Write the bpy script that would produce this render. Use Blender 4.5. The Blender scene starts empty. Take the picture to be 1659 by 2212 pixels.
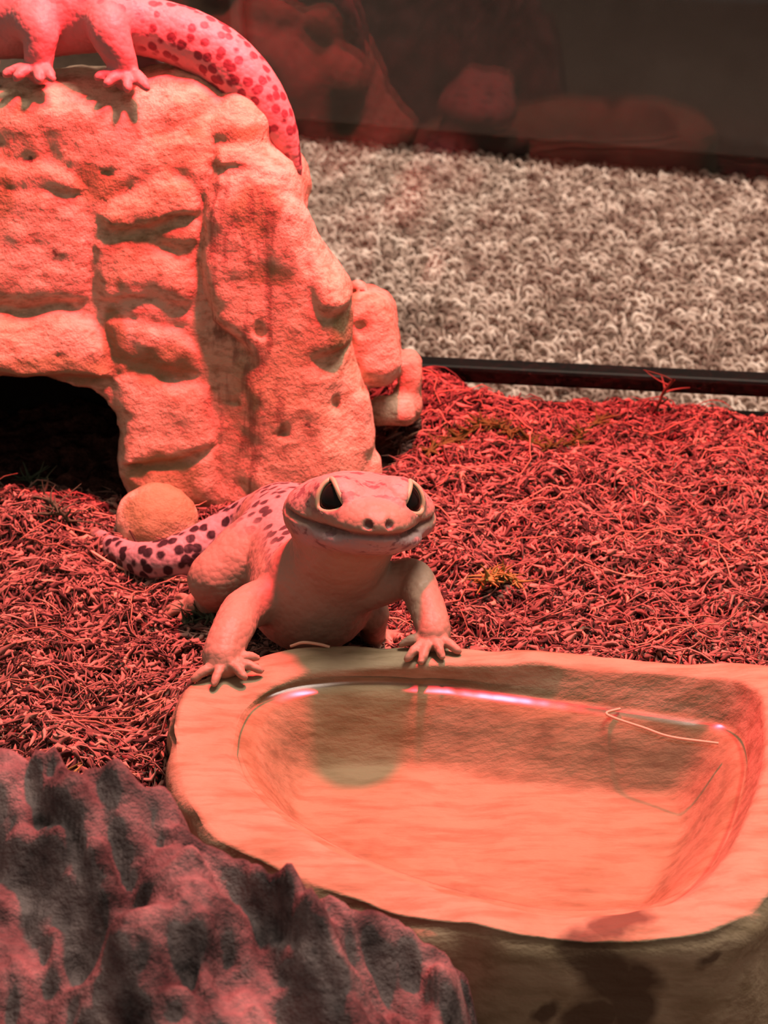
import bpy, math, random
import numpy as np
from mathutils import Vector, Matrix

# ------------------------------------------------------------------ camera, world, lights (1 unit = 10 cm)
scene = bpy.context.scene
COL = scene.collection
random.seed(7)
RNG = np.random.default_rng(11)

CAM = np.array([0.0, -3.0, 1.7])
PITCH = math.radians(28.0)
FPX = 3508.0
cam_data = bpy.data.cameras.new('camera')
cam_data.sensor_fit = 'VERTICAL'
cam_data.sensor_height = 36.0
cam_data.lens = 36.0 * FPX / 2212.0
cam_data.clip_start = 0.01
cam_data.clip_end = 200
cam_data.dof.use_dof = True
cam_data.dof.focus_distance = 2.75
cam_data.dof.aperture_fstop = 5.0
cam = bpy.data.objects.new('camera', cam_data)
cam.location = CAM
cam.rotation_euler = (math.pi / 2 - PITCH, 0, 0)
COL.objects.link(cam)
scene.camera = cam

world = bpy.data.worlds.new('room_ambient')
scene.world = world
world.use_nodes = True
bgn = world.node_tree.nodes['Background']
bgn.inputs[0].default_value = (1.0, 0.80, 0.68, 1)
bgn.inputs[1].default_value = 0.235

def add_light(name, kind, loc, target, energy, color, **kw):
    d = bpy.data.lights.new(name, kind)
    d.energy = energy
    d.color = color
    for k, v in kw.items():
        setattr(d, k, v)
    o = bpy.data.objects.new(name, d)
    o.location = loc
    o.rotation_euler = (Vector(target) - Vector(loc)).to_track_quat('-Z', 'Y').to_euler()
    COL.objects.link(o)
    return o

# red heat lamp over the hide, hood keeps its cone inside the tank
add_light('red_heat_lamp', 'SPOT', (0.12, 0.18, 2.30), (-0.10, -0.42, 0.0), 720, (1.0, 0.030, 0.052),
          spot_size=math.radians(92), spot_blend=0.30, shadow_soft_size=0.085)
# added soft fill standing in for room light, high over the carpet
add_light('room_fill_light', 'AREA', (3.5, 1.5, 13.0), (0.5, 2.0, -0.4), 1700, (1.0, 0.80, 0.68), shape='DISK', size=5.0)

vs = scene.view_settings
vs.view_transform = 'Standard'
vs.look = 'None'
vs.exposure = 0.55
vs.gamma = 1.0
vs.use_curve_mapping = False

# ------------------------------------------------------------------ helpers
_F = np.array([0, math.cos(PITCH), -math.sin(PITCH)])
_U = np.array([0, math.sin(PITCH), math.cos(PITCH)])
_R = np.array([1.0, 0, 0])

def _ray(u, v):
    return _F + (u - 829.5) / FPX * _R - (v - 1106.0) / FPX * _U

def at_y(u, v, y):
    """world point seen at photo pixel (u, v) that stands at depth y"""
    r = _ray(u, v)
    return CAM + r * ((y - CAM[1]) / r[1])

def at_z(u, v, z):
    """world point seen at photo pixel (u, v) that lies at height z"""
    r = _ray(u, v)
    return CAM + r * ((z - CAM[2]) / r[2])

def unit(a):
    a = np.asarray(a, float)
    return a / np.linalg.norm(a)

# ---- value noise on arrays
def _hash(ix, iy, iz, seed):
    n = (ix.astype(np.int64) * 374761393 + iy.astype(np.int64) * 668265263 + iz.astype(np.int64) * 1274126177 + seed * 974711) & 0xFFFFFFFF
    n = ((n ^ (n >> 13)) * 1103515245) & 0xFFFFFFFF
    n = ((n ^ (n >> 16)) * 2246822519) & 0xFFFFFFFF
    return ((n ^ (n >> 15)) & 0xFFFFFF).astype(np.float32) / np.float32(0xFFFFFF) * 2 - 1

def vnoise(x, y, z, seed=0):
    x, y, z = np.broadcast_arrays(np.asarray(x, np.float32), np.asarray(y, np.float32), np.asarray(z, np.float32))
    xi, yi, zi = np.floor(x), np.floor(y), np.floor(z)
    fx, fy, fz = x - xi, y - yi, z - zi
    fx, fy, fz = [t * t * (3 - 2 * t) for t in (fx, fy, fz)]
    xi, yi, zi = xi.astype(np.int64), yi.astype(np.int64), zi.astype(np.int64)
    def c(a, b, d):
        return _hash(xi + a, yi + b, zi + d, seed)
    x00 = c(0, 0, 0) * (1 - fx) + c(1, 0, 0) * fx
    x10 = c(0, 1, 0) * (1 - fx) + c(1, 1, 0) * fx
    x01 = c(0, 0, 1) * (1 - fx) + c(1, 0, 1) * fx
    x11 = c(0, 1, 1) * (1 - fx) + c(1, 1, 1) * fx
    return (x00 * (1 - fy) + x10 * fy) * (1 - fz) + (x01 * (1 - fy) + x11 * fy) * fz

def fbm(x, y, z, octaves=3, seed=0):
    s, a, f = 0, 1.0, 1.0
    for i in range(octaves):
        s = s + a * vnoise(x * f, y * f, z * f, seed + i * 17)
        a *= 0.5
        f *= 2.03
    return s

def sstep(a, b, x):
    t = np.clip((x - a) / (b - a), 0, 1)
    return t * t * (3 - 2 * t)

# ---- mesh from arrays
def mesh_from(name, verts, faces, smooth=True):
    verts = np.asarray(verts, np.float32)
    faces = np.asarray(faces, np.int32)
    n = faces.shape[1]
    me = bpy.data.meshes.new(name)
    me.vertices.add(len(verts))
    me.vertices.foreach_set('co', verts.ravel())
    me.loops.add(faces.size)
    me.loops.foreach_set('vertex_index', faces.ravel())
    me.polygons.add(len(faces))
    me.polygons.foreach_set('loop_start', np.arange(0, faces.size, n, dtype=np.int32))
    me.polygons.foreach_set('loop_total', np.full(len(faces), n, np.int32))
    me.polygons.foreach_set('use_smooth', np.full(len(faces), smooth, bool))
    me.update(calc_edges=True)
    me.validate()
    return me

def set_attr(me, name, col):
    a = me.color_attributes.new(name, 'FLOAT_COLOR', 'POINT')
    c = np.ones((len(me.vertices), 4), np.float32)
    c[:, :col.shape[1]] = col
    a.data.foreach_set('color', c.ravel())

def link(name, me, mat, parent=None):
    o = bpy.data.objects.new(name, me)
    if mat is not None:
        me.materials.clear()
        me.materials.append(mat)
    COL.objects.link(o)
    if parent is not None:
        o.parent = parent
        o.matrix_parent_inverse = Matrix.Translation(-parent.location)
    return o

def tag(o, label=None, cat=None, group=None, kind=None):
    if label: o['label'] = label
    if cat: o['category'] = cat
    if group: o['group'] = group
    if kind: o['kind'] = kind
    return o

def empty(name, loc, label, cat, group=None):
    o = bpy.data.objects.new(name, None)
    o.location = loc
    o.empty_display_size = 0.1
    COL.objects.link(o)
    return tag(o, label, cat, group)

# ---- signed distance field -> mesh (naive surface nets)
class Field:
    def __init__(self, lo, hi, h):
        self.lo = np.asarray(lo, float)
        self.h = h
        self.n = np.ceil((np.asarray(hi, float) - self.lo) / h).astype(int) + 1
        self.F = np.full(self.n, 0.5, np.float32)
        self.ax = [(self.lo[i] + h * np.arange(self.n[i])).astype(np.float32) for i in range(3)]
    def block(self, lo, hi):
        i0 = np.clip(np.floor((np.asarray(lo) - self.lo) / self.h).astype(int), 0, self.n)
        i1 = np.clip(np.ceil((np.asarray(hi) - self.lo) / self.h).astype(int) + 1, 0, self.n)
        sl = tuple(slice(a, b) for a, b in zip(i0, i1))
        X = self.ax[0][sl[0]][:, None, None]
        Y = self.ax[1][sl[1]][None, :, None]
        Z = self.ax[2][sl[2]][None, None, :]
        return sl, X, Y, Z
    def union(self, sl, d, k):
        a = self.F[sl]
        if k <= 0:
            self.F[sl] = np.minimum(a, d)
        else:
            hh = np.maximum(k - np.abs(a - d), 0) / k
            self.F[sl] = np.minimum(a, d) - hh * hh * k * 0.25
    def subtract(self, sl, d, k):
        a = self.F[sl]
        b = -d
        if k <= 0:
            self.F[sl] = np.maximum(a, b)
        else:
            hh = np.maximum(k - np.abs(a - b), 0) / k
            self.F[sl] = np.maximum(a, b) + hh * hh * k * 0.25
    def ellipsoid(self, c, r, axes=None, k=0.03, sub=False):
        c = np.asarray(c, float)
        r = np.asarray(r, float)
        m = float(max(r)) + k + 3 * self.h
        sl, X, Y, Z = self.block(c - m, c + m)
        if 0 in self.F[sl].shape: return
        dx, dy, dz = X - c[0], Y - c[1], Z - c[2]
        A = np.eye(3) if axes is None else np.asarray(axes, float)
        p = [(A[i, 0] * dx + A[i, 1] * dy + A[i, 2] * dz) for i in range(3)]
        k0 = np.sqrt(sum((p[i] / r[i]) ** 2 for i in range(3)))
        k1 = np.sqrt(sum((p[i] / r[i] ** 2) ** 2 for i in range(3))) + 1e-9
        d = (k0 * (k0 - 1) / k1).astype(np.float32)
        (self.subtract if sub else self.union)(sl, d, k)
    def box(self, c, hs, rr, axes=None, k=0.02, sub=False):
        c = np.asarray(c, float)
        hs = np.asarray(hs, float)
        m = float(np.linalg.norm(hs)) + k + 3 * self.h
        sl, X, Y, Z = self.block(c - m, c + m)
        if 0 in self.F[sl].shape: return
        dx, dy, dz = X - c[0], Y - c[1], Z - c[2]
        A = np.eye(3) if axes is None else np.asarray(axes, float)
        q = [np.abs(A[i, 0] * dx + A[i, 1] * dy + A[i, 2] * dz) - (hs[i] - rr) for i in range(3)]
        d = np.sqrt(sum(np.maximum(t, 0) ** 2 for t in q)) + np.minimum(np.maximum(np.maximum(q[0], q[1]), q[2]), 0) - rr
        (self.subtract if sub else self.union)(sl, d.astype(np.float32), k)
    def cone(self, a, b, ra, rb, k=0.03):
        a = np.asarray(a, float)
        b = np.asarray(b, float)
        m = max(ra, rb) + k + 3 * self.h
        sl, X, Y, Z = self.block(np.minimum(a, b) - m, np.maximum(a, b) + m)
        if 0 in self.F[sl].shape: return
        ab = b - a
        L2 = float(ab @ ab) + 1e-12
        t = np.clip(((X - a[0]) * ab[0] + (Y - a[1]) * ab[1] + (Z - a[2]) * ab[2]) / L2, 0, 1)
        d = np.sqrt((X - a[0] - t * ab[0]) ** 2 + (Y - a[1] - t * ab[1]) ** 2 + (Z - a[2] - t * ab[2]) ** 2) - (ra + (rb - ra) * t)
        self.union(sl, d.astype(np.float32), k)
    def chain(self, pts, rad, k=0.03, sub=6):
        """a tapering limb through the points, smoothed along a Catmull-Rom curve"""
        P, Q = catmull(pts, sub), catmull(np.asarray(rad, float)[:, None], sub)[:, 0]
        for i in range(len(P) - 1):
            self.cone(P[i], P[i + 1], Q[i], Q[i + 1], k if i == 0 else min(k, 0.012))
    def mesh(self):
        F = self.F
        S = F < 0
        nx, ny, nz = F.shape
        cnt = np.zeros((nx - 1, ny - 1, nz - 1), np.uint8)
        for a in (0, 1):
            for b in (0, 1):
                for c in (0, 1):
                    cnt += S[a:nx - 1 + a, b:ny - 1 + b, c:nz - 1 + c]
        act = (cnt > 0) & (cnt < 8)
        idx = np.argwhere(act)
        ids = np.full(act.shape, -1, np.int32)
        ids[act] = np.arange(len(idx))
        corners = np.array([(a, b, c) for a in (0, 1) for b in (0, 1) for c in (0, 1)])
        val = np.stack([F[idx[:, 0] + a, idx[:, 1] + b, idx[:, 2] + c] for a, b, c in corners], 1)
        acc = np.zeros((len(idx), 3))
        num = np.zeros(len(idx))
        for i in range(8):
            for j in range(i + 1, 8):
                if np.abs(corners[i] - corners[j]).sum() != 1: continue
                vi, vj = val[:, i], val[:, j]
                cr = (vi < 0) != (vj < 0)
                t = np.where(cr, vi / np.where(cr, vi - vj, 1), 0)
                acc += np.where(cr[:, None], corners[i] + t[:, None] * (corners[j] - corners[i]), 0)
                num += cr
        V = self.lo + self.h * (idx + acc / num[:, None])
        faces = []
        for ax in range(3):
            sa = [slice(None)] * 3
            sb = [slice(None)] * 3
            sa[ax] = slice(0, -1)
            sb[ax] = slice(1, None)
            ch = S[tuple(sa)] != S[tuple(sb)]
            e = np.argwhere(ch)
            o1, o2 = [(1, 2), (2, 0), (0, 1)][ax]
            ok = (e[:, o1] > 0) & (e[:, o2] > 0) & (e[:, o1] < F.shape[o1] - 1) & (e[:, o2] < F.shape[o2] - 1)
            e = e[ok]
            inside = S[e[:, 0], e[:, 1], e[:, 2]]
            def cell(d1, d2):
                q = e.copy()
                q[:, o1] -= d1
                q[:, o2] -= d2
                return ids[q[:, 0], q[:, 1], q[:, 2]]
            quad = np.stack([cell(1, 1), cell(0, 1), cell(0, 0), cell(1, 0)], 1)
            quad[~inside] = quad[~inside][:, ::-1]
            faces.append(quad)
        Fc = np.concatenate(faces)
        Fc = Fc[(Fc >= 0).all(1)]
        return V, Fc

def catmull(pts, sub):
    P = np.asarray(pts, float)
    if len(P) < 3:
        t = np.linspace(0, 1, sub + 1)[:, None]
        return P[0] + (P[-1] - P[0]) * t
    E = np.vstack([2 * P[0] - P[1], P, 2 * P[-1] - P[-2]])
    out = []
    for i in range(1, len(E) - 2):
        t = np.linspace(0, 1, sub, endpoint=False)[:, None]
        a, b, c, d = E[i - 1], E[i], E[i + 1], E[i + 2]
        out.append(0.5 * (2 * b + (c - a) * t + (2 * a - 5 * b + 4 * c - d) * t ** 2 + (3 * b - a - 3 * c + d) * t ** 3))
    out.append(P[-1:])
    return np.vstack(out)

def tube_mesh(pts, rad, sides=8, closed=False):
    P = np.asarray(pts, float)
    n = len(P)
    rad = np.full(n, rad) if np.isscalar(rad) else np.asarray(rad, float)
    T = (np.roll(P, -1, 0) - np.roll(P, 1, 0)) if closed else np.gradient(P, axis=0)
    T /= np.linalg.norm(T, axis=1)[:, None] + 1e-12
    ref = np.array([0.13, 0.21, 0.97])
    N = np.cross(T, ref)
    N /= np.linalg.norm(N, axis=1)[:, None] + 1e-12
    B = np.cross(T, N)
    a = np.linspace(0, 2 * np.pi, sides, endpoint=False)
    V = P[:, None] + rad[:, None, None] * (np.cos(a)[None, :, None] * N[:, None] + np.sin(a)[None, :, None] * B[:, None])
    f = []
    m = n if closed else n - 1
    for i in range(m):
        for j in range(sides):
            i2, j2 = (i + 1) % n, (j + 1) % sides
            f.append((i * sides + j, i2 * sides + j, i2 * sides + j2, i * sides + j2))
    return V.reshape(-1, 3), f

def box_arrays(c, hs, axes=None):
    A = np.eye(3) if axes is None else np.asarray(axes, float)
    V = np.array([np.asarray(c) + sum(s[i] * hs[i] * A[i] for i in range(3))
                  for s in [(-1, -1, -1), (1, -1, -1), (1, 1, -1), (-1, 1, -1), (-1, -1, 1), (1, -1, 1), (1, 1, 1), (-1, 1, 1)]])
    Fq = np.array([(0, 3, 2, 1), (4, 5, 6, 7), (0, 1, 5, 4), (1, 2, 6, 5), (2, 3, 7, 6), (3, 0, 4, 7)])
    return V, Fq

def bevel_box(name, c, hs, mat, parent=None, axes=None, bevel=0.02):
    import bmesh
    V, Fq = box_arrays(c, hs, axes)
    me = mesh_from(name, V, Fq, smooth=False)
    bm = bmesh.new()
    bm.from_mesh(me)
    bmesh.ops.bevel(bm, geom=list(bm.edges), offset=bevel, segments=2, affect='EDGES', profile=0.6)
    bmesh.ops.recalc_face_normals(bm, faces=bm.faces)
    bm.to_mesh(me)
    bm.free()
    return link(name, me, mat, parent)

# ---- materials
class Mat:
    def __init__(self, name, rough=0.6, spec=0.4):
        self.m = bpy.data.materials.new(name)
        self.m.use_nodes = True
        self.nt = self.m.node_tree
        self.b = self.nt.nodes['Principled BSDF']
        self.b.inputs['Roughness'].default_value = rough
        self.b.inputs['Specular IOR Level'].default_value = spec
        self.tc = self.nt.nodes.new('ShaderNodeTexCoord')
    def node(self, t, **kw):
        n = self.nt.nodes.new(t)
        for k, v in kw.items():
            setattr(n, k, v)
        return n
    def wire(self, a, b):
        self.nt.links.new(a, b)
    def mapping(self, scale=(1, 1, 1)):
        n = self.node('ShaderNodeMapping')
        n.inputs['Scale'].default_value = scale
        self.wire(self.tc.outputs['Object'], n.inputs[0])
        return n.outputs[0]
    def noise(self, scale, detail=4, rough=0.55, vec=None):
        n = self.node('ShaderNodeTexNoise')
        n.inputs['Scale'].default_value = scale
        n.inputs['Detail'].default_value = detail
        n.inputs['Roughness'].default_value = rough
        self.wire(vec if vec is not None else self.tc.outputs['Object'], n.inputs['Vector'])
        return n.outputs[0]
    def voronoi(self, scale, vec=None, feature='F1', rand=1.0):
        n = self.node('ShaderNodeTexVoronoi')
        n.feature = feature
        n.inputs['Scale'].default_value = scale
        n.inputs['Randomness'].default_value = rand
        self.wire(vec if vec is not None else self.tc.outputs['Object'], n.inputs['Vector'])
        return n
    def ramp(self, fac, stops):
        n = self.node('ShaderNodeValToRGB')
        el = n.color_ramp.elements
        while len(el) < len(stops):
            el.new(0.5)
        for e, (p, c) in zip(el, stops):
            e.position = p
            e.color = (*c, 1) if len(c) == 3 else c
        self.wire(fac, n.inputs[0])
        return n.outputs[0]
    def math(self, op, a, b=None, clamp=False):
        n = self.node('ShaderNodeMath', operation=op, use_clamp=clamp)
        for i, x in enumerate((a, b)):
            if x is None: continue
            if isinstance(x, (int, float)): n.inputs[i].default_value = x
            else: self.wire(x, n.inputs[i])
        return n.outputs[0]
    def mix(self, fac, a, b, blend='MIX'):
        n = self.node('ShaderNodeMix', data_type='RGBA', blend_type=blend)
        for i, x in ((0, fac), (6, a), (7, b)):
            if isinstance(x, (int, float)): n.inputs[i].default_value = x
            elif isinstance(x, tuple): n.inputs[i].default_value = (*x, 1)
            else: self.wire(x, n.inputs[i])
        return n.outputs[2]
    def attr(self, name):
        n = self.node('ShaderNodeAttribute', attribute_name=name)
        s = self.node('ShaderNodeSeparateColor')
        self.wire(n.outputs['Color'], s.inputs[0])
        return n.outputs['Color'], s.outputs
    def attr_alpha(self, name):
        return self.node('ShaderNodeAttribute', attribute_name=name).outputs['Alpha']
    def color(self, c):
        if isinstance(c, tuple): self.b.inputs['Base Color'].default_value = (*c, 1)
        else: self.wire(c, self.b.inputs['Base Color'])
    def bump(self, h, strength=0.4, dist=0.02):
        n = self.node('ShaderNodeBump')
        n.inputs['Strength'].default_value = strength
        n.inputs['Distance'].default_value = dist
        self.wire(h, n.inputs['Height'])
        self.wire(n.outputs[0], self.b.inputs['Normal'])

def plain(name, c, rough=0.5, spec=0.4):
    M = Mat(name, rough, spec)
    n = M.noise(9, 3)
    M.color(M.mix(n, tuple(x * 0.85 for x in c), tuple(min(1, x * 1.12) for x in c)))
    return M.m

def thin_clear(name, tint, gloss=1.0, rough=0.0, ior=1.5, bump=None):
    """clear sheet: transparent, mirrored by Fresnel"""
    m = bpy.data.materials.new(name)
    m.use_nodes = True
    nt = m.node_tree
    nt.nodes.clear()
    out = nt.nodes.new('ShaderNodeOutputMaterial')
    tr = nt.nodes.new('ShaderNodeBsdfTransparent')
    tr.inputs[0].default_value = (*tint, 1)
    gl = nt.nodes.new('ShaderNodeBsdfGlossy')
    gl.inputs['Roughness'].default_value = rough
    fr = nt.nodes.new('ShaderNodeFresnel')
    fr.inputs['IOR'].default_value = ior
    mx = nt.nodes.new('ShaderNodeMixShader')
    nt.links.new(fr.outputs[0], mx.inputs[0])
    nt.links.new(tr.outputs[0], mx.inputs[1])
    nt.links.new(gl.outputs[0], mx.inputs[2])
    nt.links.new(mx.outputs[0], out.inputs[0])
    if bump:
        tc = nt.nodes.new('ShaderNodeTexCoord')
        nz = nt.nodes.new('ShaderNodeTexNoise')
        nz.inputs['Scale'].default_value = bump[0]
        bp = nt.nodes.new('ShaderNodeBump')
        bp.inputs['Strength'].default_value = bump[1]
        bp.inputs['Distance'].default_value = 0.02
        nt.links.new(tc.outputs['Object'], nz.inputs['Vector'])
        nt.links.new(nz.outputs[0], bp.inputs['Height'])
        nt.links.new(bp.outputs[0], gl.inputs['Normal'])
        nt.links.new(bp.outputs[0], fr.inputs['Normal'])
    return m

# ------------------------------------------------------------------ outlines on the ground
def poly_sd(px, py, poly):
    """signed distance of points to a closed polygon, negative inside"""
    px = np.asarray(px, float)
    py = np.asarray(py, float)
    d = np.full(px.shape, 1e9)
    ins = np.zeros(px.shape, bool)
    n = len(poly)
    for i in range(n):
        ax, ay = poly[i][:2]
        bx, by = poly[(i + 1) % n][:2]
        ex, ey = bx - ax, by - ay
        t = np.clip(((px - ax) * ex + (py - ay) * ey) / (ex * ex + ey * ey + 1e-12), 0, 1)
        d = np.minimum(d, (px - ax - t * ex) ** 2 + (py - ay - t * ey) ** 2)
        c = (ay > py) != (by > py)
        xx = ax + (py - ay) / (ey if abs(ey) > 1e-12 else 1e-12) * ex
        ins ^= c & (px < xx)
    d = np.sqrt(d)
    return np.where(ins, -d, d)

WATER_Z, DISH_BASE = 0.165, -0.30
def rim_z(x):                                # the dish sits a little askew: its rim climbs to the right
    return 0.193 + 0.062 * np.asarray(x)
def at_rim(u, v, lift=0.0):
    p = at_z(u, v, 0.2)
    for _ in range(5):
        p = at_z(u, v, float(rim_z(p[0])) + lift)
    return p
DISH_C = at_rim(1090, 1690)[:2]
DISH_OUT = [(365, 1570), (385, 1505), (440, 1462), (560, 1415), (700, 1402), (900, 1400), (1150, 1404), (1400, 1418), (1600, 1432), (1740, 1470),
            (1830, 1560), (1830, 1690), (1770, 1830), (1659, 1950), (1560, 2010), (1450, 2034), (1300, 2040), (1150, 2032), (1000, 2013), (880, 1990),
            (760, 1950), (650, 1912), (520, 1860), (425, 1790), (395, 1690)]
DISH_IN = [(500, 1620), (508, 1560), (540, 1510), (620, 1470), (720, 1450), (830, 1441), (960, 1440), (1150, 1442), (1350, 1447), (1500, 1458), (1590, 1475),
           (1640, 1515), (1652, 1580), (1645, 1660), (1610, 1770), (1550, 1870), (1470, 1940), (1350, 1972), (1200, 1975), (1080, 1955), (960, 1925),
           (830, 1880), (700, 1820), (590, 1745), (530, 1680)]
DISH_WATER = [(520, 1625), (528, 1570), (560, 1520), (640, 1482), (730, 1466), (830, 1461), (960, 1479), (1150, 1505), (1350, 1532), (1480, 1550), (1550, 1562),
              (1590, 1590), (1605, 1640), (1600, 1690), (1575, 1780), (1525, 1875), (1455, 1940), (1350, 1968), (1200, 1972), (1080, 1952), (960, 1922),
              (830, 1877), (700, 1818), (600, 1748), (545, 1685)]
NA = 288
ANG = np.linspace(-np.pi, np.pi, NA, endpoint=False)

def radial(pxs, z=None):
    P = np.array([(at_rim(u, v) if z is None else at_z(u, v, z))[:2] for u, v in pxs])
    P = catmull(np.vstack([P, P[:1]]), 5)[:-1] - DISH_C
    a = np.arctan2(P[:, 1], P[:, 0])
    r = np.hypot(P[:, 0], P[:, 1])
    o = np.argsort(a)
    a, r = a[o], r[o]
    return np.interp(ANG, np.concatenate([a - 2 * np.pi, a, a + 2 * np.pi]), np.tile(r, 3))

R_OUT, R_IN, R_WAT = radial(DISH_OUT), radial(DISH_IN), radial(DISH_WATER, WATER_Z)
RIM = rim_z(DISH_C[0] + 0.5 * (R_OUT + R_IN) * np.cos(ANG))
R_WAT = np.minimum(R_WAT, R_IN - 0.004)
DISH_POLY = np.stack([DISH_C[0] + R_OUT * np.cos(ANG), DISH_C[1] + R_OUT * np.sin(ANG)], 1)[::6]

TX, TY, TZ = unit((0.993, -0.122, 0)), unit((0.122, 0.993, 0)), np.array([0, 0, 1.0])
TANK_P = np.array([0.55, 0.845, 0])          # a point on the inner face of the back glass
FLOOR_Z = -0.42
def tank_v(x, y):                            # distance in front of the back glass (positive inside the tank)
    return -((x - TANK_P[0]) * TY[0] + (y - TANK_P[1]) * TY[1])

def ground(x, y):
    x = np.asarray(x, float)
    y = np.asarray(y, float)
    z = 0.035 * fbm(x * 3.1, y * 3.1, 0.3, 3, 5) + 0.024 * fbm(x * 12, y * 19, 1.3, 3, 9)
    sd = poly_sd(x, y, DISH_POLY)
    back = sstep(-1.0, -0.6, y)
    z = z + (0.02 + 0.095 * back) * np.exp(-np.maximum(sd, 0) / 0.10)
    z = z + 0.06 * np.exp(-((x - 0.10) / 0.13) ** 2 - ((y - 0.80) / 0.16) ** 2)      # heap against the back glass
    z = z + 0.035 * np.exp(-((x - 0.74) / 0.2) ** 2 - ((y - 0.66) / 0.12) ** 2)
    z = z - 0.085 * np.exp(-((x - 0.42) / 0.20) ** 2 - ((y - 0.84) / 0.09) ** 2) - 0.09 * np.exp(-((x - 1.0) / 0.20) ** 2 - ((y - 0.79) / 0.09) ** 2)
    z = z + 0.05 * np.exp(-((x + 0.86) / 0.16) ** 2 - ((y - 0.08) / 0.12) ** 2)      # mound at the cave mouth
    z = z + 0.13 * np.exp(-((x + 0.56) / 0.18) ** 2 - ((y + 1.02) / 0.35) ** 2)   # banked up left of the dish
    z = z - 0.26 * sstep(-1.25, -1.5, y) * sstep(-0.1, 0.1, x)
    z = np.where(sd < -0.05, z - 0.35, z)
    return z

# ------------------------------------------------------------------ setting: carpeted floor, wall, cabinets
M = Mat('carpet_backing', 0.95, 0.1)
M.color(M.ramp(M.noise(30, 3), [(0.3, (0.16, 0.11, 0.085)), (0.7, (0.30, 0.21, 0.17))]))
floor_me = mesh_from('floor', [(-9, -7, FLOOR_Z - 0.03), (9, -7, FLOOR_Z - 0.03), (9, 9, FLOOR_Z - 0.03), (-9, 9, FLOOR_Z - 0.03)], [(0, 1, 2, 3)])
floor = tag(link('floor', floor_me, M.m), 'beige and brown looped carpet floor', None, kind='structure')

# loop pile: small curled yarn loops, one mass
def loop_pile():
    pts = []
    sp = 0.031
    xs = np.arange(-3.2, 4.6, sp)
    ys = np.arange(1.0, 5.6, sp)
    X, Y = np.meshgrid(xs, ys)
    X = (X + RNG.uniform(-0.5, 0.5, X.shape) * sp).ravel()
    Y = (Y + RNG.uniform(-0.5, 0.5, Y.shape) * sp).ravel()
    keep = np.abs(X) < 0.42 * (Y + 3.0) + 0.5
    X, Y = X[keep], Y[keep]
    n = len(X)
    yaw = RNG.uniform(0, np.pi * 2, n)
    rr = RNG.uniform(0.012, 0.021, n)
    th = rr * 0.42
    hz = RNG.uniform(0.0, 0.020, n)
    na, ns = 5, 3
    a = np.linspace(0.1, np.pi - 0.1, na)
    s = np.linspace(0, 2 * np.pi, ns, endpoint=False)
    ca, sa = np.cos(a), np.sin(a)
    rad = rr[:, None, None] + th[:, None, None] * np.cos(s)[None, None, :]
    lx = rad * ca[None, :, None]
    lz = rad * sa[None, :, None] * 1.15
    ly = th[:, None, None] * np.sin(s)[None, None, :] * np.ones((1, na, 1))
    V = np.stack([X[:, None, None] + lx * np.cos(yaw)[:, None, None] - ly * np.sin(yaw)[:, None, None],
                  Y[:, None, None] + lx * np.sin(yaw)[:, None, None] + ly * np.cos(yaw)[:, None, None],
                  FLOOR_Z - 0.025 + lz + hz[:, None, None]], -1)
    f = []
    for i in range(na - 1):
        for j in range(ns):
            f.append((i * ns + j, (i + 1) * ns + j, (i + 1) * ns + (j + 1) % ns, i * ns + (j + 1) % ns))
    f = np.array(f)
    Fq = (f[None] + (np.arange(n) * na * ns)[:, None, None]).reshape(-1, 4)
    k = 0.5 + 0.5 * fbm(X * 15, Y * 15, 0.0, 2, 19) + RNG.normal(0, 0.16, n)      # heathered yarn: neighbours share a tone
    pal = np.array([(0.20, 0.125, 0.10), (0.36, 0.25, 0.205), (0.52, 0.39, 0.325), (0.66, 0.51, 0.44), (0.86, 0.71, 0.62)])
    kk = np.clip(k, 0, 0.999) * 4
    i0 = kk.astype(int)
    c = (pal[i0] + (pal[np.minimum(i0 + 1, 4)] - pal[i0]) * (kk - i0)[:, None]) * 1.05
    me = mesh_from('carpet_loop_pile', V.reshape(-1, 3), Fq)
    set_attr(me, 'tint', np.repeat(c, na * ns, 0))
    return me
M = Mat('carpet_yarn', 0.95, 0.1)
M.color(M.attr('tint')[0])
tag(link('carpet_pile', loop_pile(), M.m), 'looped beige, grey and brown carpet pile behind the tank', 'carpet', kind='stuff')

wall_mat = plain('pale_wall_paint', (0.72, 0.66, 0.56), 0.7, 0.2)
wv, wf = box_arrays((0, 7.2, 5), (9, 0.1, 5.5))
tag(link('wall_back', mesh_from('wall_back', wv, wf, False), wall_mat), 'pale painted wall far behind the cabinets', None, kind='structure')

# dark glossy cabinet that stands on the carpet
ca, cb = at_z(515, 299, FLOOR_Z)[:2], at_z(1659, 400, FLOOR_Z)[:2]
CX = np.append(unit(cb - ca), 0)
CY = np.array([-CX[1], CX[0], 0])
M = Mat('black_lacquer', 0.22, 0.5)
M.color(M.ramp(M.noise(2.2, 4), [(0.35, (0.026, 0.021, 0.019)), (0.65, (0.042, 0.036, 0.032))]))
M.bump(M.noise(60, 2), 0.02, 0.01)
lacquer = M.m
edge_mat = plain('grey_edge_band', (0.06, 0.052, 0.045), 0.4)
W = 5.2
cbase = np.array([*(ca + CX[:2] * W / 2), FLOOR_Z])
cab = empty('cabinet', cbase, 'wide black lacquered cabinet standing on the carpet behind the tank', 'cabinet')
bevel_box('carcass', cbase + CY * 0.95 + TZ * 1.6, (W / 2, 0.9, 1.5), lacquer, cab, (CX, CY, TZ), 0.02)
bevel_box('plinth', cbase + CY * 0.98 + TZ * 0.06, (W / 2 - 0.06, 0.88, 0.06), plain('plinth_black', (0.012, 0.01, 0.01), 0.6), cab, (CX, CY, TZ), 0.01)
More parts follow.
